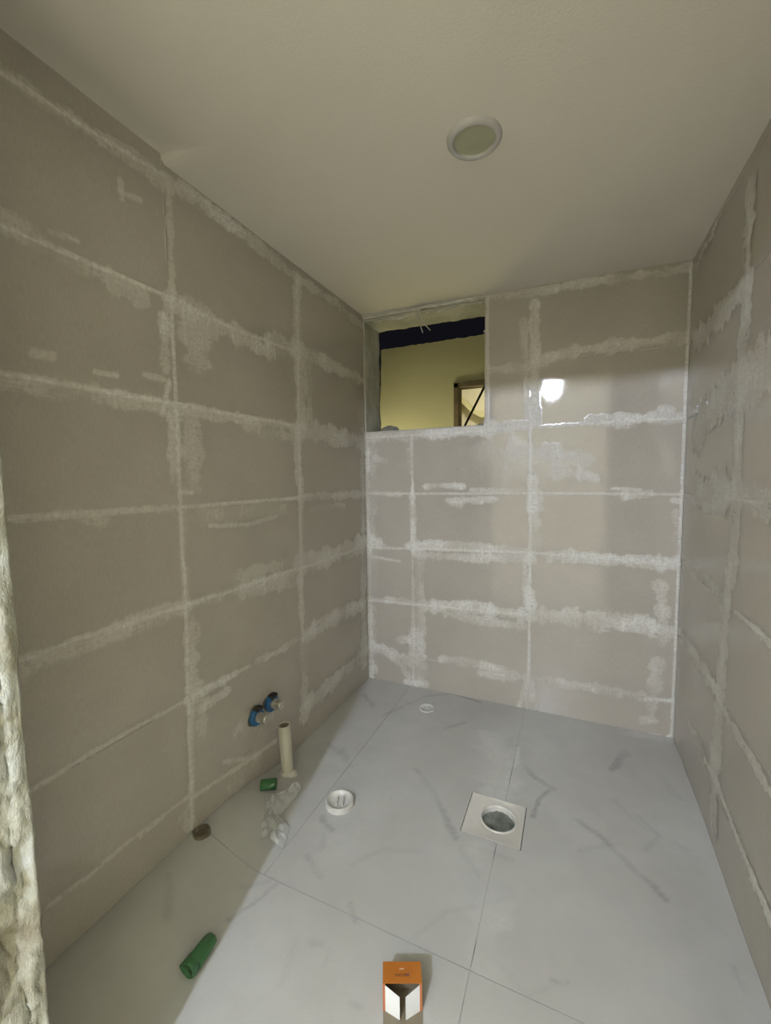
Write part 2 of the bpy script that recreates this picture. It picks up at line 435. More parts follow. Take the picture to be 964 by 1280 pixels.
ST_FD = [
(0.073,0.4,[1.717,-2.071,2.085,-2.414,2.328,-2.757,2.456,-2.905]),
(0.042,0.25,[2.524,-3.002,2.774,-3.229]),
(0.099,0.4,[2.882,-1.375,3.107,-1.612,3.35,-1.736]),
(0.044,0.6,[3.165,-2.281,3.204,-2.008,3.307,-1.797]),
(0.072,0.42,[3.616,-2.15,3.882,-2.318,4.169,-2.631,4.35,-2.779]),
(0.124,0.4,[4.045,-1.088,4.283,-0.624]),
(0.05,0.25,[4.27,-1.811,4.425,-2.032,4.246,-2.287]),
(0.046,0.2,[3.651,-2.541,3.992,-2.323]),
(0.067,0.35,[1.364,-3.833,1.144,-3.713]),
(0.042,0.4,[1.762,-3.953,1.873,-4.07]),
(0.03,0.4,[0.851,-4.495,0.947,-4.304,1.025,-4.066]),
(0.083,0.25,[0.358,-2.063,0.924,-2.339]),
(0.125,0.35,[0.642,-2.099,0.771,-2.193]),
(0.115,0.3,[0.203,-0.613,0.495,-0.891]),
(0.079,0.35,[1.004,-3.225,1.197,-3.354]),
(0.055,0.25,[1.145,-3.432,1.22,-3.58]),
(0.05,0.25,[1.618,-4.371,1.709,-4.345]),
(0.042,0.3,[2.122,-4.585,2.178,-4.566]),
(0.078,0.3,[0.808,-1.098,1.199,-0.26,1.571,-0.047]),
(0.064,0.3,[1.798,-1.082,2.037,-0.801]),
(0.03,0.2,[1.782,-4.339,1.813,-4.472]),
(0.046,0.3,[4.754,-3.112,4.771,-3.263]),
(0.076,0.35,[0.176,-4.515,0.427,-4.749]),
(0.095,0.5,[-0.3,-3.935,-0.246,-3.708]),
(0.04,0.2,[0.964,-4.049,0.739,-4.231]),
(0.023,0.35,[3.444,-3.859,3.565,-3.828]),
(0.044,0.15,[2.712,-2.922,3.032,-2.934]),
(0.062,0.15,[4.658,-2.09,4.254,-1.937,4.046,-1.65]),
(0.035,0.12,[2.393,-3.97,2.585,-3.676,3.08,-3.308]),
(0.052,0.15,[1.587,-3.6,1.804,-3.31,2.123,-3.224]),
(0.028,0.2,[2.784,-2.732,2.662,-2.673]),
(0.079,0.4,[2.704,-2.01,2.728,-2.21]),
(0.073,0.35,[2.745,-1.843,2.817,-1.797]),
(0.034,0.12,[3.5,-3.857,3.287,-4.029,3.033,-3.886]),
(0.058,0.6,[1.548,0.034,2.142,-0.098]),
(0.042,0.12,[1.509,-4.418,1.563,-4.694]),
(0.101,0.1,[4.569,-0.834,4.729,-1.36]),
]
ST_FL = [
(0.447,0.5,[2.477,-1.073,2.751,-2.062]),
(0.235,0.4,[2.811,-1.225,2.883,-1.785]),
(0.297,0.25,[2.722,-2.968,2.947,-3.365,2.917,-3.936]),
(0.496,0.15,[1.536,-2.716,1.347,-3.505]),
(0.612,0.12,[3.359,-1.942,3.913,-2.409]),
(0.192,0.5,[4.273,-0.112,4.86,-0.074]),
(0.055,0.7,[2.882,-1.101,2.883,-1.462]),
]
# ------------------------------------------------------------------ painting of dried grout from strokes (width, density, [s, z, s, z ...])
def paint(X, Y, strokes, seed, ticks=False, warp=.35):
    out = np.zeros_like(X)
    wx = (fbm(X*2.6, Y*2.6, seed, 2)-.5); wz = (fbm(X*2.6+50, Y*2.6+9, seed+7, 2)-.5)
    nh = fbm(X*10, Y*1.3, seed+21, 2)-.5; nv = fbm(X*1.3, Y*10, seed+22, 2)-.5; fi = fbm(X*26, Y*26, seed+23, 2)-.5
    step = vnoise(np.floor(X*4.3+vnoise(X*0+2, Y*3, seed+5)*.5)*1.7, np.floor(Y*2)*3.1, seed+30)     # trowel dabs
    patch = fbm(X*2.2+seed, Y*2.2, seed+3, 2)
    tk = 0
    if ticks: tk = np.clip(1-np.abs(((X*2.9+.35*vnoise(X*2, Y*0+3, seed+40)) % 1)-.5)/.07, 0, 1)
    for w, d, p in strokes:
        pts = np.array(p).reshape(-1, 2)
        ext = pts.max(0)-pts.min(0); hor = ext[0] >= ext[1]
        x0, y0 = pts.min(0)-w-.1; x1, y1 = pts.max(0)+w+.1
        sel = (X > x0) & (X < x1) & (Y > y0) & (Y < y1)
        if not sel.any(): continue
        k0 = min(w, .15)*warp
        x = X[sel]+wx[sel]*k0; y = Y[sel]+wz[sel]*k0
        best = np.full(x.shape, 9.0); side = np.zeros_like(x); tt = np.zeros_like(x)
        for a, b in zip(pts, pts[1:]):
            ab = b-a; L2 = max(ab@ab, 1e-9); t0 = ((x-a[0])*ab[0]+(y-a[1])*ab[1])/L2; t = np.clip(t0, 0, 1)
            dd = np.hypot(x-a[0]-t*ab[0], y-a[1]-t*ab[1]); s = y-(a[1]+t*ab[1])
            k = dd < best; best[k] = dd[k]; side[k] = s[k]
        r = w/2
        if w < .06:
            c = 1-sstep(r*.5, r*1.25+.006, best+fi[sel]*r*.9)
            c = c*(.55+.8*patch[sel])
        else:
            e = best+((nh if hor else nv)[sel]*1.0+(step[sel]-.5)*(.55 if ticks else 0)+fi[sel]*.35)*r
            c = (1-sstep(r*.80, r*1.02, e))*.55+(1-sstep(r*.15, r*1.2, e))*.6
            c = c*(.34+.8*sstep(.28, .68, patch[sel]))*(.75+.45*step[sel])
            if ticks and w > .09: c = np.where(side < 0, c*(.80+.7*tk[sel]), c)
        out[sel] = 1-(1-out[sel])*(1-np.clip(c*d, 0, 1))
    return out
def film(name, fn, s0, s1, z0, z1, strokes, seed, parent, flip=False, hole=None, step=.02):
    xs = np.arange(s0, s1+1e-6, step); zs = np.arange(z0, z1+1e-6, step)
    X, Y = np.meshgrid(xs, zs, indexing='ij')
    D = paint(X, Y, strokes, seed, True)
    haze = .0*sstep(.5, .7, fbm(X*.9+3, Y*.9, seed+60, 3))
    D = 1-(1-D)*(1-haze)
    if hole is not None: D[hole(X, Y)] = 0
    nx, nz = X.shape
    cell = np.maximum(np.maximum(D[:-1, :-1], D[1:, :-1]), np.maximum(D[:-1, 1:], D[1:, 1:])) > .045
    ii, jj = np.nonzero(cell)
    idx = np.arange(nx*nz).reshape(nx, nz)
    q = np.stack([idx[ii, jj], idx[ii+1, jj], idx[ii+1, jj+1], idx[ii, jj+1]], 1)
    if flip: q = q[:, ::-1]
    used = np.unique(q); remap = -np.ones(nx*nz, int); remap[used] = np.arange(len(used))
    off = (.003+.002*D).ravel()[used]
    co = fn(X.ravel()[used], Y.ravel()[used], off)*S
    me = raw_mesh(name, co.tolist(), remap[q].tolist(), True)
    at = me.attributes.new('dens', 'FLOAT', 'POINT'); at.data.foreach_set('value', D.ravel()[used].astype(np.float32))
    o = link(name, me, M['film'], parent); o['kind'] = 'stuff'
    return o

# ------------------------------------------------------------------ tiled walls: backing mesh + one object per tile
G = .004; TH = .027; JD = .007
_tiles = {}
def tile_mesh(w, h):
    k = (round(w, 3), round(h, 3))
    if k not in _tiles:
        bm = bmesh.new(); box_bm(bm, (-w/2, 0, -h/2), (w/2, TH, h/2), .004)
        me = mesh_of(bm, 'tile'); me.materials.append(M['tile']); _tiles[k] = me
    return _tiles[k]
def lay(parent, place, rects):
    for (a, b, z0, z1) in rects:
        if b-a < .05 or z1-z0 < .04: continue
        o = link('tile', tile_mesh(b-a-2*G, z1-z0-2*G), None, parent)
        place(o, (a+b)/2, (z0+z1)/2)
ROWS = [-.25]+[Z0+i for i in range(7)]
def cuts(a, b, js): return [a]+[j for j in js if a+.02 < j < b-.02]+[b]

def jit(): return random.uniform(-.0022, .0022)
# back wall
def boxes(name, lst, m, parent=None, kind='structure'):
    bm = bmesh.new()
    for a, b in lst: box_bm(bm, a, b)
    o = link(name, mesh_of(bm, name), m, parent)
    if kind and not parent: o['kind'] = kind
    return o
OX, OZ0, OZ1 = 2.19, 4.655, 6.63       # the window opening: right edge, sill, lintel
wb = boxes('wall_back', [((OX+.02, JD, -.4), (5.6, .62, 7.3)), ((-.7, JD, -.4), (OX+.02, .62, OZ0-.02)), ((-.7, JD, OZ1+.02), (OX+.02, .62, 7.3)), ((-.7, JD, OZ0-.02), (-.02, .62, OZ1+.02))], M['grout'])
xs = [0.0, .9203, 2.9004, W]; rects = []
for r in range(7):
    z0, z1 = ROWS[r], ROWS[r+1]
    for a, b in zip(xs, xs[1:]):
        if z0 > 4.4:                                   # courses beside the opening
            a = max(a, OX)
            if a >= b: continue
        rects.append((a, b, z0, z1))
rects.append((OX, 2.9004, ROWS[7], 6.72)); rects.append((2.9004, W, ROWS[7], 6.70))
def pl_back(o, s, z):
    o.location = (s*S, jit()*.12, z*S); o.rotation_euler = (jit()*.8, 0, jit()*.8)
lay(wb, pl_back, rects)
# rough mortar strip under the opening
bm = bmesh.new(); box_bm(bm, (.0, .004, 4.548), (OX, JD+.01, OZ0-.012)); link('sill_strip', mesh_of(bm, 'sill_strip'), M['white_chip'], wb)
film('grout_smears', lambda s, z, o: np.stack([s, -o, z], 1), .0, W, .0, 6.66, ST_B, 11, wb, hole=lambda X, Y: (X < OX-.01) & (Y > OZ0-.02))
# left wall
wl_ = boxes('wall_left', [((-.7, -6.6, -.4), (-JD, .02, 7.3))], M['grout'])
ys = [0.0, 2.0571, 4.0503, 5.95]; rects = []
for r in range(7):
    for a, b in zip(ys, ys[1:]):
        RR = ROWS if a < 4 else [-.25, .63, 1.60, 2.56, 3.555]+ROWS[5:]      # the near column was set a little higher at the bottom
        rects.append((a, b, RR[r], RR[r+1]))
for a, b, t in ((0, 2.0571, 6.76), (2.0571, 4.0503, 6.76), (4.0503, 5.95, 6.83)): rects.append((a, b, ROWS[7], t))
def pl_left(o, s, z):
    o.location = (jit()*.12, -s*S, z*S); o.rotation_euler = (0, jit()*.8, math.pi/2+jit()*.8)
lay(wl_, pl_left, rects)
film('grout_smears', lambda s, z, o: np.stack([o, -s, z], 1), .0, 5.6, .0, 6.72, ST_L, 23, wl_, flip=True)
# right wall
wr = boxes('wall_right', [((W+JD, -6.6, -.4), (5.6, .02, 7.3))], M['grout'])
ys = [0.0, 1.9476, 3.9476, 5.95]; rects = []
for r in range(7):
    for a, b in zip(ys, ys[1:]): rects.append((a, b, ROWS[r], ROWS[r+1]))
for a, b in zip(ys, ys[1:]): rects.append((a, b, ROWS[7], 6.72))
def pl_right(o, s, z):
    o.location = (W*S+jit()*.12, -s*S, z*S); o.rotation_euler = (0, jit()*.8, -math.pi/2+jit()*.8)
lay(wr, pl_right, rects)
film('grout_smears', lambda s, z, o: np.stack([W-o, -s, z], 1), .0, 4.6, .0, 6.66, ST_R, 37, wr)

# ------------------------------------------------------------------ floor
PX0, PX1, PY0, PY1 = 2.472, 3.102, -2.79, -2.178     # the cut square around the drain
def grid_piece(name, x0, x1, y0, y1, zoff, m, parent, step=.03, attrs=True, skirt=.03, hole=True):
    def axis(a, b, extra):
        v = list(np.linspace(a, b, max(2, int(round((b-a)/step))+1)))+[e for e in extra if a < e < b]
        return np.array(sorted(set(round(t, 4) for t in v)))
    xs = axis(x0, x1, (PX0, PX1)); ys = axis(y0, y1, (PY0, PY1))
    X, Y = np.meshgrid(xs, ys, indexing='ij'); Z = height(X, Y)+zoff
    nx, ny = X.shape; idx = np.arange(nx*ny).reshape(nx, ny)
    cx = (xs[:-1]+xs[1:])/2; cyy = (ys[:-1]+ys[1:])/2
    CX, CY = np.meshgrid(cx, cyy, indexing='ij')
    keep = ~((CX > PX0) & (CX < PX1) & (CY > PY0) & (CY < PY1)) if hole else np.ones_like(CX, bool)
    ii, jj = np.nonzero(keep)
    q = np.stack([idx[ii, jj], idx[ii+1, jj], idx[ii+1, jj+1], idx[ii, jj+1]], 1)
    co = np.stack([X.ravel(), Y.ravel(), Z.ravel()], 1)*S
    me = raw_mesh(name, co.tolist(), q.tolist(), True)
    if attrs:
        for nm, st, sd in (('vein', ST_FD, 71), ('chalk', ST_FL, 83)):
            a = me.attributes.new(nm, 'FLOAT', 'POINT'); a.data.foreach_set('value', paint(X, Y, st, sd, False, .8).ravel().astype(np.float32))
    if skirt:
        bm = bmesh.new(); bm.from_mesh(me)
        bm.faces.ensure_lookup_table(); top_faces = set(bm.faces)
        be = [e for e in bm.edges if e.is_boundary]
        for e in be:                                  # skirt on its own vertices so the top keeps its shading
            a_, b_ = e.verts; q4 = [bm.verts.new(a_.co), bm.verts.new(b_.co), bm.verts.new(b_.co-Vector((0, 0, skirt*S))), bm.verts.new(a_.co-Vector((0, 0, skirt*S)))]
            bm.faces.new(q4)
        for f in bm.faces: f.smooth = f in top_faces
        bm.to_mesh(me); bm.free()
    return link(name, me, m, parent)
fl = grid_piece('floor', -.02, W+.02, -6.62, .02, -.007, M['floor_grout'], None, .15, False, .2)
fl['kind'] = 'structure'
g = .0035
for (a, b, c, d) in ((0.0, .86, -4.038, 0.0), (.86, 2.862, -4.038, 0.0), (2.862, W, -4.038, 0.0), (0.0, 2.862, -6.6, -4.038), (2.862, W, -6.6, -4.038)):
        grid_piece('tile', a+g, b-g, c+g, d-g, 0.0, M['floor'], fl, .03)

# ------------------------------------------------------------------ ceiling of the bathroom
def ceil_z(x, y):
    return 6.715-.016*x-.003*y + .075*(1-sstep(-4.06, -4.03, y))*(1-sstep(.02, .5, x))
xs = np.array(sorted(list(np.linspace(-.05, W+.05, 40))+[.02, .06, .1])); ys = np.array(sorted(list(np.linspace(-6.3, .62, 50))+[-4.06, -4.05, -4.04, -4.03]))
X, Y = np.meshgrid(xs, ys, indexing='ij'); Zc = ceil_z(X, Y)+.012*(fbm(X*1.2, Y*1.2, 5, 2)-.5)
Zc[(Y > 0.03)] -= 0
idx = np.arange(X.size).reshape(X.shape); v = (np.stack([X.ravel(), Y.ravel(), Zc.ravel()], 1)*S).tolist()
ii, jj = np.nonzero(np.ones((len(xs)-1, len(ys)-1)))
q = np.stack([idx[ii, jj], idx[ii, jj+1], idx[ii+1, jj+1], idx[ii+1, jj]], 1).tolist()
ce = link('ceiling', raw_mesh('ceiling', v, q, True), M['ceiling']); ce['kind'] = 'structure'
boxes('slab_above', [((-.7, -6.6, 6.95), (5.6, .62, 7.3))], M['concrete'], ce)

# ------------------------------------------------------------------ opening in the back wall (bare concrete reveal)
w1 = bpy.data.objects.new('window_1', None); C.objects.link(w1); w1['kind'] = 'structure'; w1.location = (1.1*S, .3*S, OZ0*S)
def sheet(name, fn, na, nb, m, parent, th=.02):
    A, B = np.meshgrid(np.linspace(0, 1, na), np.linspace(0, 1, nb), indexing='ij')
    co = fn(A, B)
    me = raw_mesh(name, (np.stack([c.ravel() for c in co], 1)*S - (np.array(parent.location) if parent else 0)).tolist(),
                  [(i*nb+j, (i+1)*nb+j, (i+1)*nb+j+1, i*nb+j+1) for i in range(na-1) for j in range(nb-1)], True)
    o = link(name, me, m, parent)
    sm = o.modifiers.new('thick', 'SOLIDIFY'); sm.thickness = th*S; sm.offset = 0
    return o
rn = lambda A, B, s, k=7, j=7: (fbm(A*k, B*j, s, 4)-.5)
sheet('left_reveal', lambda a, b: (.012+.03*rn(a, b, 3, 5, 14)+.015*sstep(.85, 1, a), .0+.64*a+0*b+.03*rn(b, a*0, 8, 12, 1)*(a > .95), OZ0-.06+(OZ1-OZ0+.1)*b), 14, 50, M['concrete'], w1)
sheet('soffit', lambda a, b: (-.02+(OX+.04)*b, .0+.64*a, OZ1+.0+.035*rn(a, b, 13, 4, 16)-.03*b-.006*a), 12, 60, M['concrete'], w1)
sheet('right_reveal', lambda a, b: (OX+.01+.03*rn(a, b, 33, 5, 14), .0+.62*a, OZ0-.03+(OZ1-OZ0+.06)*b), 12, 40, M['concrete'], w1)
sheet('sill', lambda a, b: (-.02+(OX+.04)*b, .0+.66*a, OZ0-.015+.05*rn(a, b, 43, 5, 22)*sstep(.05, .3, a)), 16, 70, M['concrete'], w1)
# broken plaster edge hanging between ceiling and lintel
sheet('plaster_edge', lambda a, b: (.0+OX*b, -.004+.09*a*(1+.9*rn(a*0, b, 61, 1, 20)), OZ1+.065-.03*b-.075*a*(.5+1.1*vnoise(a*3+5, b*22, 63))), 7, 110, M['white_chip'], w1, .012)
# mortar lump on the sill
bm = bmesh.new(); bmesh.ops.create_icosphere(bm, subdivisions=4, radius=1)
for vv in bm.verts:
    c = vv.co; k = 1+.35*(float(fbm(np.array([c.x*2+5]), np.array([c.y*2+c.z*2+3]), 91, 3)[0])-.5)*2
    vv.co = Vector((c.x*.20*k, c.y*.13*k, max(c.z, -.3)*.085*k))*S
o = link('mortar_lump', mesh_of(bm, 'mortar_lump', True), M['mortar'], None, Vector((.37, .32, OZ0+.028))*S)
tag(o, 'rough grey mortar lump lying at the left end of the opening sill', 'mortar')
for k, (x, y, r) in enumerate(((1.95, .45, .035), (1.78, .5, .028), (2.05, .4, .05))):
    bm = bmesh.new(); bmesh.ops.create_icosphere(bm, subdivisions=2, radius=1)
    for vv in bm.verts:
        vv.co = Vector((vv.co.x*r*1.8, vv.co.y*r*1.2, vv.co.z*r))*S*(.75+.5*random.random())
    o = link('mortar_crumb', mesh_of(bm, 'mortar_crumb'), M['mortar'], None, Vector((x, y, OZ0+.02))*S)
    tag(o, ['small mortar crumb near the right end of the opening sill, middle of three', 'smallest mortar crumb on the opening sill, leftmost of three at its right end', 'larger mortar crumb at the right end of the opening sill beside the tiles'][k], 'mortar')
# wires
for nm, pts, lab in (('wire', [(1.02, -.012, 6.70), (1.03, -.018, 6.62), (1.045, -.01, 6.52), (1.07, .03, 6.42), (1.11, .08, 6.28)], 'grey cut wire hanging straight from the lintel, left one of the pair'),
                 ('wire', [(1.085, -.012, 6.70), (1.09, -.018, 6.62), (1.10, -.01, 6.52), (1.14, .04, 6.42), (1.235, .10, 6.31)], 'grey cut wire bending right from the lintel, right one of the pair')):
    bm = bmesh.new(); P_ = [Vector(p)*S for p in pts]
    Q = []
    for i in range(len(P_)-1):
        for t in np.linspace(0, 1, 5)[:-1]: Q.append(P_[i].lerp(P_[i+1], t))
    Q.append(P_[-1]); tube(bm, Q, .0026, 8)
    tag(link(nm, mesh_of(bm, 'wire', True), M['wire']), lab, 'wire')

# ------------------------------------------------------------------ doorway wall: rough jamb at the left edge of the picture
DX0, DX1, DZ, DY0, DY1 = 1.17, 4.38, 6.5, -6.62, -5.96
wf = boxes('wall_front', [((-.7, DY0, -.4), (DX0-.28, DY1, 9.3)), ((-.7, DY1-.028, -.4), (DX0-.025, DY1-.002, 9.3)), ((DX1+.03, DY0, -.4), (5.6, DY1, 9.3)), ((DX0-.28, DY0, DZ+.03), (DX1+.03, DY1, 9.3))], M['hall'])
def jamb(a, b):
    z = -.05+(DZ+.1)*b; y = DY0+(DY1-DY0)*a
    rough = 1-sstep(3.2, 3.5, z)
    d = (fbm(y*4+9, z*2.2, 101, 3)-.5)*.10 - np.clip(fbm(y*6+z*1.5, z*3, 109, 3)-.58, 0, 1)*.28 + np.abs(fbm(y*26+z*9, z*7-y*3, 113, 3)-.5)*.045
    d = d*rough + .01*(fbm(y*3, z*2, 120, 2)-.5)
    edge = (a > .97)*.012*(vnoise(z*9, z*0, 131)-.5)*rough
    return (DX0+np.maximum(d, -.2)*sstep(1.0, .93, a)-.02*rough*(a < .9), y+edge, z)
j = sheet('trim_1', jamb, 70, 520, M['jamb'], None, .03); j['kind'] = 'structure'
sheet('trim_2', lambda a, b: (DX1+.02*rn(a, b, 140, 4, 20), DY0+(DY1-DY0)*a, -.05+(DZ+.1)*b), 14, 60, M['jamb'], None, .03)['kind'] = 'structure'
sheet('trim_3', lambda a, b: (DX0-.02+(DX1-DX0+.04)*b, DY0+(DY1-DY0)*a, DZ+.01+.02*rn(a, b, 150, 4, 12)), 12, 30, M['jamb'], None, .03)['kind'] = 'structure'

# hall behind the photographer: it carries the lamp and bounces its light
HX0, HX1, HY = -3.4, 8.4, -18.0
boxes('wall_hall_left', [((HX0-.4, HY, -.4), (HX0, DY0+.3, 9.4))], M['hall'])
boxes('wall_hall_right', [((HX1, HY, -.4), (HX1+.4, DY0+.3, 9.4))], M['hall'])
boxes('wall_hall_far', [((HX0-.4, HY-.4, -.4), (HX1+.4, HY, 9.4))], M['hall'])
boxes('wall_hall_near', [((HX0-.4, DY0, -.4), (-.7, DY0+.3, 9.4)), ((5.6, DY0, -.4), (HX1+.4, DY0+.3, 9.4))], M['hall'])
boxes('floor_hall', [((HX0-.4, HY-.4, -.4), (HX1+.4, DY0, -.02))], M['hall_floor'])
boxes('ceiling_hall', [((HX0-.4, HY-.4, 9.2), (HX1+.4, DY1, 9.6))], M['cream'])
bl = empty('hanging_bulb', LAMP, 'bare white bulb hanging on a cord in the hall behind the doorway', 'lamp')
ld = bpy.data.lights.new('bulb', 'POINT'); ld.shadow_soft_size = .036; ld.energy = LAMP_POWER; ld.color = (.85, .93, 1.14)
lo = bpy.data.objects.new('bulb', ld); C.objects.link(lo); lo.parent = bl
bm = bmesh.new(); lathe(bm, [(.02, .032), (.02, .10), (.006, .115)], 16, close_start=True, close_end=True); link('socket', mesh_of(bm, 'socket', True), M['socket'], bl)
bm = bmesh.new(); tube(bm, [(0, 0, .11), (0, 0, (9.2-LAMP[2])*S)], .003); link('cord', mesh_of(bm, 'cord'), M['socket'], bl)

# ------------------------------------------------------------------ neighbouring building seen through the opening
YW = 4.0
n = 60; top = [(-1.45+3.9*i/n, 7.375+.05*(float(fbm(np.array([i*.7]), np.array([.5]), 201, 3)[0])-.5)) for i in range(n+1)]
bm = bmesh.new()
WX, WZ = .66, 6.24
prof = []
def quadwall(bm, pts):                     # closed outline extruded 0.35 courses deep
    f = [bm.verts.new((x*S, YW*S, z*S)) for x, z in pts]; b = [bm.verts.new((x*S, (YW+.35)*S, z*S)) for x, z in pts]
    bm.faces.new(f); bm.faces.new(b[::-1])
    for i in range(len(f)): bm.faces.new((f[i], f[(i+1) % len(f)], b[(i+1) % len(b)], b[i]))
left = [(-1.45-.16*math.sin((7.3-z)/7.3*3)**2-.02*random.random(), z) for z in np.linspace(-.4, 7.3, 30)]
quadwall(bm, left+[(x, z) for x, z in top]+[(2.45, 6.24), (WX, 6.24), (WX, 3.0), (2.45, 3.0), (2.45, -.4)])
quadwall(bm, [(2.45, -.4), (5.5, -.4), (5.5, 7.4), (2.45, 7.4)])
on = link('wall_opposite', mesh_of(bm, 'wall_opposite'), M['ochre']); on['kind'] = 'structure'
boxes('floor_yard', [((-7, .62, -.6), (8, 9.5, -.4))], M['hall_floor'])
w2 = bpy.data.objects.new('window_2', None); C.objects.link(w2); w2['kind'] = 'structure'
for a, b in (((.62, YW-.05, 2.95), (.75, YW+.3, 6.24)), ((.62, YW-.05, 6.12), (2.47, YW+.3, 6.25)), ((2.34, YW-.05, 2.95), (2.47, YW+.3, 6.12)), ((.75, YW-.05, 2.95), (2.34, YW+.3, 3.07))):
    bm = bmesh.new(); box_bm(bm, a, b, .008); link('frame_bar', mesh_of(bm, 'frame_bar'), M['frame'], w2)
bm = bmesh.new(); tube(bm, [Vector((1.43+.42*.9, 3.75, 5.95+.83*.9))*S, Vector((1.01-.42*6.5, 3.2, 5.12-.83*6.5))*S], .0085, 8)
tag(link('steel_rod', mesh_of(bm, 'steel_rod', True), M['steel']), 'dark steel rod leaning diagonally outside the opening, across the far window', 'rod')
# the lit room behind that window, with a stair flight crossing it
boxes('wall_far_room', [((-.4, 8.9, -.4), (5.2, 9.2, 7.3)), ((-.5, YW+.36, -.4), (-.35, 9.2, 7.3)), ((4.9, YW+.36, -.4), (5.2, 9.2, 7.3)), ((-.5, YW+.36, 7.15), (5.2, 9.2, 7.32))], M['cream'])
bm = bmesh.new()
pr = [(3.52+(x-3.52)*1.076, 3.8+(z-3.8)*1.076) for x, z in [(-.10, 6.60), (.12, 6.42), (.44, 6.03), (2.6, 6.0), (2.6, 5.78), (.62, 5.80), (.3, 5.99), (-.10, 6.42)]]
f = [bm.verts.new((x*S, 8.5*S, z*S)) for x, z in pr]; b = [bm.verts.new((x*S, 8.88*S, z*S)) for x, z in pr]
bm.faces.new(f); bm.faces.new(b[::-1])
for i in range(len(f)): bm.faces.new((f[i], f[(i+1) % len(f)], b[(i+1) % len(b)], b[i]))
tag(link('plaster_beam', mesh_of(bm, 'plaster_beam'), M['ochre']), 'bent ochre plaster beam seen inside the far lit window', 'beam')
e = empty('wall_lamp', (1.4, 6.4, 7.13), 'lamp panel under the ceiling of the far room behind the yellow wall', 'lamp')
bm = bmesh.new(); box_bm(bm, (-.5, -.12, -.08), (.5, .12, .02), .02); link('panel', mesh_of(bm, 'panel'), M['white_plastic'], e)
ld = bpy.data.lights.new('panel_light', 'AREA'); ld.shape = 'RECTANGLE'; ld.size = .28; ld.size_y = .05; ld.energy = 5; ld.color = (1, .93, .72)
lo = bpy.data.objects.new('panel_light', ld); C.objects.link(lo); lo.parent = e; lo.location = (0, 0, -.085*S); lo.rotation_euler = (math.radians(40), 0, 0)
fx = empty('flood_lamp', (-1.3, 2.9, 2.3), 'small flood lamp on a post in the yard, aimed at the yellow wall', 'lamp')
bm = bmesh.new(); box_bm(bm, (-.35, -.25, -.2), (.35, -.03, .2), .03); link('housing', mesh_of(bm, 'housing'), M['socket'], fx)
bm = bmesh.new(); box_bm(bm, (-.06, -.2, -2.7), (.06, -.08, -.18), .01); link('post', mesh_of(bm, 'post'), M['steel'], fx)
ld = bpy.data.lights.new('flood_light', 'AREA'); ld.shape = 'RECTANGLE'; ld.size = .18; ld.size_y = .1; ld.energy = 20; ld.color = (1, .93, .62)
lo = bpy.data.objects.new('flood_light', ld); C.objects.link(lo); lo.parent = fx; lo.rotation_euler = (math.radians(90), 0, 0)

# ------------------------------------------------------------------ ceiling downlight (off)
LX, LY = 2.69, -3.17; lz = float(ceil_z(np.array(LX), np.array(LY)))
dl = empty('ceiling_downlight', (LX, LY, lz), 'round recessed ceiling downlight, switched off, with a dusty grey ring', 'light')
bm = bmesh.new(); R = S
lathe(bm, [(.235*R, .002), (.228*R, -.005), (.215*R, -.0095), (.190*R, -.0125), (.178*R, -.0105), (.172*R, -.004), (.172*R, .004)], 48); link('ring', mesh_of(bm, 'ring', True), M['ring'], dl)
bm = bmesh.new(); lathe(bm, [(.173*R, -.0045), (.165*R, -.004), (.14*R, -.0035), (.10*R, -.0045), (.05*R, -.0055), (.005*R, -.006)], 48, close_end=True); link('lens', mesh_of(bm, 'lens', True), M['lens'], dl)

# ------------------------------------------------------------------ drain set in the floor
cx, cyy = 2.825, -2.45
dr = empty('floor_drain', (cx, cyy, 0), 'square floor drain plate with a round white pipe collar, cut into the floor', 'drain')
bm = bmesh.new(); n = 48; hz = .0
def sq(a, k):
    c, s = math.cos(a), math.sin(a); t = min((PX1-PX0)/2*k/max(abs(c), 1e-6), (PY1-PY0)/2*k/max(abs(s), 1e-6)); return c*t, s*t
mx_, my_ = (PX0+PX1)/2-cx, (PY0+PY1)/2-cyy
angs = [2*math.pi*(i+.5)/n for i in range(n)]
for k in range(4):                          # snap to exact corners
    a = math.atan2((PY1-PY0)*(1 if k < 2 else -1), (PX1-PX0)*(1 if k in (0, 3) else -1)) % (2*math.pi)
    i = min(range(n), key=lambda i: abs(angs[i]-a)); angs[i] = a
outer = [bm.verts.new(Vector((sq(a, .975)[0]+mx_, sq(a, .975)[1]+my_, .004))*S) for a in angs]
low = [bm.verts.new(Vector((sq(a, .975)[0]+mx_, sq(a, .975)[1]+my_, -.06))*S) for a in angs]
mid = [bm.verts.new(Vector((.25*math.cos(a), .25*math.sin(a), -.006))*S) for a in angs]
inner = [bm.verts.new(Vector((.2*math.cos(a), .2*math.sin(a), -.014))*S) for a in angs]
for A, B in ((low, outer), (outer, mid), (mid, inner)):
    for i in range(n): bm.faces.new((A[i], A[(i+1) % n], B[(i+1) % n], B[i]))
link('plate', mesh_of(bm, 'plate'), M['slab'], dr)
bm = bmesh.new(); lathe(bm, [(.205*S, -.02*S), (.203*S, -.006*S), (.196*S, -.002*S), (.180*S, -.008*S), (.176*S, -.03*S), (.174*S, -.5*S)], 48); link('pipe_collar', mesh_of(bm, 'pipe_collar', True), M['white_plastic'], dr)
bm = bmesh.new()
A, B = np.meshgrid(np.linspace(0, 1, 9), np.linspace(0, 2*math.pi, 41)[:-1], indexing='ij')
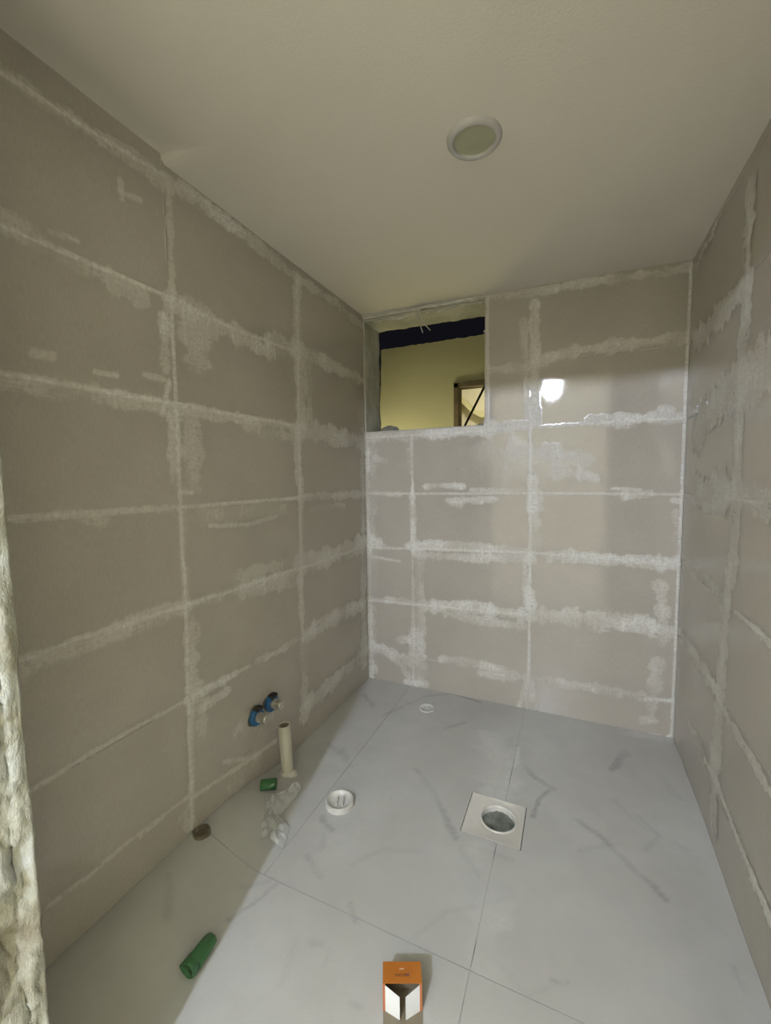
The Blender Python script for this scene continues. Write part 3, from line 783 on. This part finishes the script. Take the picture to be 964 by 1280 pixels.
vs = [[bm.verts.new((.175*S*a*math.cos(t), .175*S*a*math.sin(t), (-.085+.03*float(fbm(np.array([a*4*math.cos(t)+7]), np.array([a*4*math.sin(t)+7]), 300, 2)[0]))*S)) for t in B[0]] for a in np.linspace(.05, 1, 8)]
for p, q_ in zip(vs, vs[1:]):
    for i in range(40): bm.faces.new((p[i], p[(i+1) % 40], q_[(i+1) % 40], q_[i]))
bm.faces.new(vs[0]); link('sludge', mesh_of(bm, 'sludge', True), M['water'], dr)
boxes('pit', [((PX0-.1, PY0-.1, -.62), (PX1+.1, PY1+.1, -.60))], M['dark'], fl)

# white pipe cap in front
def cap(loc, r, h, m, lab, pm):
    e = empty('drain_cover', loc, lab, 'cover')
    bm = bmesh.new(); lathe(bm, [(r*1.0, 0), (r*1.0, h*.8), (r*.97, h), (r*.86, h), (r*.82, h*.85), (r*.80, h*.35), (r*.3, h*.3), (r*.02, h*.3)], 48, close_end=True)
    link('cover_body', mesh_of(bm, 'cover_body', True), m, e)
    for s in (-1, 1):
        bm = bmesh.new(); box_bm(bm, (s*.035-.012, -.06, h*.25/S), (s*.035+.012, .06, h*.85/S), .004); link('grip_rib', mesh_of(bm, 'grip_rib'), pm, e)
    return e
cap((1.085, -2.975, 0), 165*.001*S, .062*S, M['white_plastic'], 'round white plastic cover over the floor pipe, nearer one, left of the drain', M['white_plastic']).rotation_euler.z = .4
cap((1.375, -.63, 0), .125*S, .02*S, M['grey_plastic'], 'small greyish round pipe cover set flush near the back wall', M['white_plastic']).rotation_euler.z = .4

# upright waste pipe by the left wall
wp = empty('waste_pipe', (.235, -2.83, float(height(np.array(.235), np.array(-2.83)))-.02), 'upright cream plastic pipe standing open-topped by the left wall', 'pipe')
bm = bmesh.new(); r = .076*S; Hh = .68*S
lathe(bm, [(r, 0), (r, Hh), (r*.84, Hh), (r*.84, .03*S)], 36); o = link('pipe_wall', mesh_of(bm, 'pipe_wall', True), M['pvc'], wp)
bm = bmesh.new(); lathe(bm, [(r*.85, Hh-.012*S), (r*.5, Hh-.02*S), (r*.02, Hh-.02*S)], 30, close_end=True); link('mud_plug', mesh_of(bm, 'mud_plug'), M['brown'], wp)
bm = bmesh.new(); lathe(bm, [(r*1.5, 0), (r*1.42, .03*S), (r*1.12, .07*S), (r*1.01, .075*S)], 30, jit=lambda a, h: .12*math.sin(3*a+1)+.06*math.sin(7*a)); link('mortar_foot', mesh_of(bm, 'mortar_foot', True), M['white_chip'], wp)
wp.rotation_euler = (.03, -.03, 0)
# brown pipe stub in the floor near the left wall
hx, hy = .09, -4.07
e = empty('pipe_stub', (hx, hy, float(height(np.array(hx), np.array(hy)))), 'small round brown plugged pipe stub in the floor at the foot of the left wall', 'pipe')
bm = bmesh.new(); lathe(bm, [(.088*S, -.02*S), (.088*S, .02*S), (.078*S, .028*S), (.068*S, .02*S), (.06*S, .005*S), (.002, .006*S)], 30, close_end=True, jit=lambda a, h: .05*math.sin(4*a)); link('stub_body', mesh_of(bm, 'stub_body', True), M['brown'], e)

# two plugged water outlets on the left wall
for y, z, lab in ((-3.14, .925, 'blue plugged water outlet on the left wall, lower and nearer one'), (-2.86, .955, 'blue plugged water outlet on the left wall, farther one above the upright pipe')):
    e = empty('water_outlet', (0, y, z), lab, 'outlet')
    bm = bmesh.new(); lathe(bm, [(.118*S, -.004*S), (.118*S, .012*S), (.095*S, .014*S)], 24, axis='X', close_end=True, jit=lambda a, h: .1*math.sin(3*a+y*9)); link('wall_hole', mesh_of(bm, 'wall_hole'), M['brown'], e)
    bm = bmesh.new(); lathe(bm, [(.10*S, .0), (.108*S, .018*S), (.108*S, .055*S), (.098*S, .065*S), (.05*S, .068*S)], 24, axis='X', close_end=True, jit=lambda a, h: .03*math.cos(6*a)); link('blue_plug', mesh_of(bm, 'blue_plug'), M['blue'], e)
    bm = bmesh.new(); lathe(bm, [(.062*S, .06*S), (.062*S, .10*S), (.048*S, .105*S), (.048*S, .155*S), (.058*S, .16*S), (.058*S, .19*S), (.05*S, .20*S)], 20, axis='X', close_end=True); link('nipple', mesh_of(bm, 'nipple'), M['chrome'], e)
    bm = bmesh.new(); box_bm(bm, (.02, -.05, .085), (.10, .06, .125), .01); link('tape_end', mesh_of(bm, 'tape_end'), M['dark'], e)

# ------------------------------------------------------------------ loose things on the floor
def bottle(name, loc, axis_ang, prof, lab, m, crush):
    e = empty(name, loc, lab, 'bottle piece', rz=axis_ang)
    bm = bmesh.new()
    lathe(bm, [(r*S, h*S) for r, h in prof], 28, axis='Y', jit=crush)
    for v_ in bm.verts:
        if v_.co.z < 0: v_.co.z *= .75
    zm = min(v_.co.z for v_ in bm.verts)
    for v_ in bm.verts: v_.co.z -= zm
    o = link('shell', mesh_of(bm, 'shell', True), m, e)
    sm = o.modifiers.new('t', 'SOLIDIFY'); sm.thickness = .0008
    return e
bt = bottle('green_bottle_piece', (.885, -4.935, .003), .02, [(.002, .25), (.034, .25), (.046, .24), (.052, .21), (.058, .16), (.066, .10), (.073, .05), (.064, .035), (.071, .02), (.070, -.012), (.064, -.018), (.055, -.010), (.002, -.006)],
       'crushed green plastic bottle piece lying on the shadow edge of the floor', M['green'], lambda a, h: .10*math.sin(3*a+h*60)+.05*math.sin(7*a+h*130))
bm = bmesh.new(); lathe(bm, [(.046*S, .05*S), (.067*S, .052*S), (.069*S, .01*S), (.066*S, -.001*S)], 28, axis='Y')
o = link('inner_ring', mesh_of(bm, 'inner_ring', True), M['green'], bt); o.location.z = .017
hz = float(height(np.array(.15), np.array(-3.1)))
bottle('green_cap_piece', (.165, -3.265, hz+.002), -1.05, [(.002, .19), (.06, .19), (.066, .17), (.062, .12), (.068, .05), (.066, .005), (.002, .0)],
       'short green plastic neck piece lying at the foot of the upright pipe', M['green'], lambda a, h: .06*math.sin(4*a+h*80))

# clear wrapper: wrinkled sheet with a pinched waist
pts = [((.42, -3.06), (.56, -2.98)), ((.41, -3.22), (.58, -3.12)), ((.31, -3.36), (.58, -3.32)), ((.40, -3.47), (.60, -3.44)), ((.45, -3.52), (.63, -3.46)), ((.47, -3.60), (.76, -3.50)), ((.52, -3.70), (.82, -3.62)), ((.61, -3.78), (.86, -3.74))]
nu, nv = 56, 30; vs = []; fs = []
for i in range(nu):
    t = i/(nu-1)*(len(pts)-1); k = min(int(t), len(pts)-2); f_ = t-k; f_ = f_*f_*(3-2*f_)
    a = np.array(pts[k][0])*(1-f_)+np.array(pts[k+1][0])*f_; b = np.array(pts[k][1])*(1-f_)+np.array(pts[k+1][1])*f_
    for j_ in range(nv):
        s = j_/(nv-1); p = a*(1-s)+b*s
        wr1 = abs(float(fbm(np.array([p[0]*14]), np.array([p[1]*14+90]), 400, 3)[0])-.5)*2
        dome = math.sin(math.pi*s)**.6
        z = float(height(np.array(p[0]), np.array(p[1])))+.008+.05*dome*(1-.9*math.exp(-((t-3.6)/.5)**2))+.11*wr1*dome
        jx, jy = (random.random()-.5)*.008, (random.random()-.5)*.008
        vs.append(((p[0]+jx)*S, (p[1]+jy)*S, z*S))
for i in range(nu-1):
    for j_ in range(nv-1): fs.append((i*nv+j_, (i+1)*nv+j_, (i+1)*nv+j_+1, i*nv+j_+1))
o = link('plastic_wrapper', raw_mesh('plastic_wrapper', vs, fs, True), M['clear'])
sm = o.modifiers.new('t', 'SOLIDIFY'); sm.thickness = .0006
tag(o, 'clear crumpled plastic wrapper pinched in the middle, on the floor below the upright pipe', 'wrapper')

# orange carton, open towards the doorway
bx = empty('carton', (2.476, -4.477, 0), 'small open orange cardboard box with white side flaps, at the bottom of the picture', 'box', rz=math.atan2(.1115, .2575))
bw, bh, bd, t_ = .28, .222, .135, .004
def part(nm, a, b, m, bev=0):
    bm = bmesh.new(); box_bm(bm, a, b, bev); return link(nm, mesh_of(bm, nm), m, bx)
tp = part('top_panel', (-bw/2, 0, bh-t_), (bw/2, bd, bh), M['orange'])
part('side_panel', (-bw/2, 0, 0), (-bw/2+t_, bd, bh-t_), M['orange_edge']); part('side_panel', (bw/2-t_, 0, 0), (bw/2, bd, bh-t_), M['orange_edge'])
part('back_panel', (-bw/2+t_, bd-t_, 0), (bw/2-t_, bd, bh-t_), M['kraft']); part('bottom_panel', (-bw/2+t_, 0, 0), (bw/2-t_, bd-t_, t_), M['kraft'])
part('front_rim', (-bw/2, -.003, 0), (-bw/2+.018, .001, bh-.004), M['orange_edge']); part('front_rim', (bw/2-.018, -.003, 0), (bw/2, .001, bh-.004), M['orange_edge'])
for s in (-1, 1):                                   # white side flaps swung half open
    bm = bmesh.new()
    hinge = Vector((s*(bw/2-.018), -.002, 0)); ang = math.radians(28)
    tip = hinge+Vector((-s*.115*math.cos(ang), -.115*math.sin(ang)*1.0, 0))
    o4 = [hinge+Vector((0, 0, .004)), tip+Vector((0, 0, .004)), tip+Vector((0, 0, bh-.035)), hinge+Vector((0, 0, bh-.014))]
    nrm = Vector((s*math.sin(ang), -math.cos(ang), 0))*.003
    f = [bm.verts.new(p*S) for p in o4]; b = [bm.verts.new((p+nrm)*S) for p in o4]
    bm.faces.new(f); bm.faces.new(b[::-1])
    for i in range(4): bm.faces.new((f[i], f[(i+1) % 4], b[(i+1) % 4], b[i]))
    tag(link('side_flap', mesh_of(bm, 'side_flap'), M['card_white'], bx), 'white inner side of the flap')
bm = bmesh.new()
o4 = [(-bw/2, -.002, .004), (bw/2, -.002, .004), (bw/2-.004, -.125, .012), (-bw/2+.004, -.125, .012)]
f = [bm.verts.new(Vector(p)*S) for p in o4]; b = [bm.verts.new((Vector(p)+Vector((0, 0, .004)))*S) for p in o4]
bm.faces.new(f); bm.faces.new(b[::-1])
for i in range(4): bm.faces.new((f[i], f[(i+1) % 4], b[(i+1) % 4], b[i]))
tag(link('bottom_flap', mesh_of(bm, 'bottom_flap'), M['kraft'], bx), 'grey-brown flap lying on the floor')
def text(s, size, x, y, m, flip=False):
    cu = bpy.data.curves.new('lettering', 'FONT'); cu.body = s; cu.size = size*S; cu.align_x = 'CENTER'; cu.align_y = 'CENTER'; cu.extrude = .0001
    tmp = bpy.data.objects.new('lettering', cu); C.objects.link(tmp)
    dg = bpy.context.evaluated_depsgraph_get(); me = bpy.data.meshes.new_from_object(tmp.evaluated_get(dg))
    bpy.data.objects.remove(tmp); me.materials.clear()
    o = link('lettering', me, m, tp); o.location = Vector((x, y, bh+.001))*S
    if flip: o.rotation_euler.z = math.pi
    return o
text('AVIAH', .030, -.010, .050, M['ink'], True)
text('A', .034, .042, .050, M['ink_blue'], True)
text('mm', .022, -.002, .088, M['ink_white'])
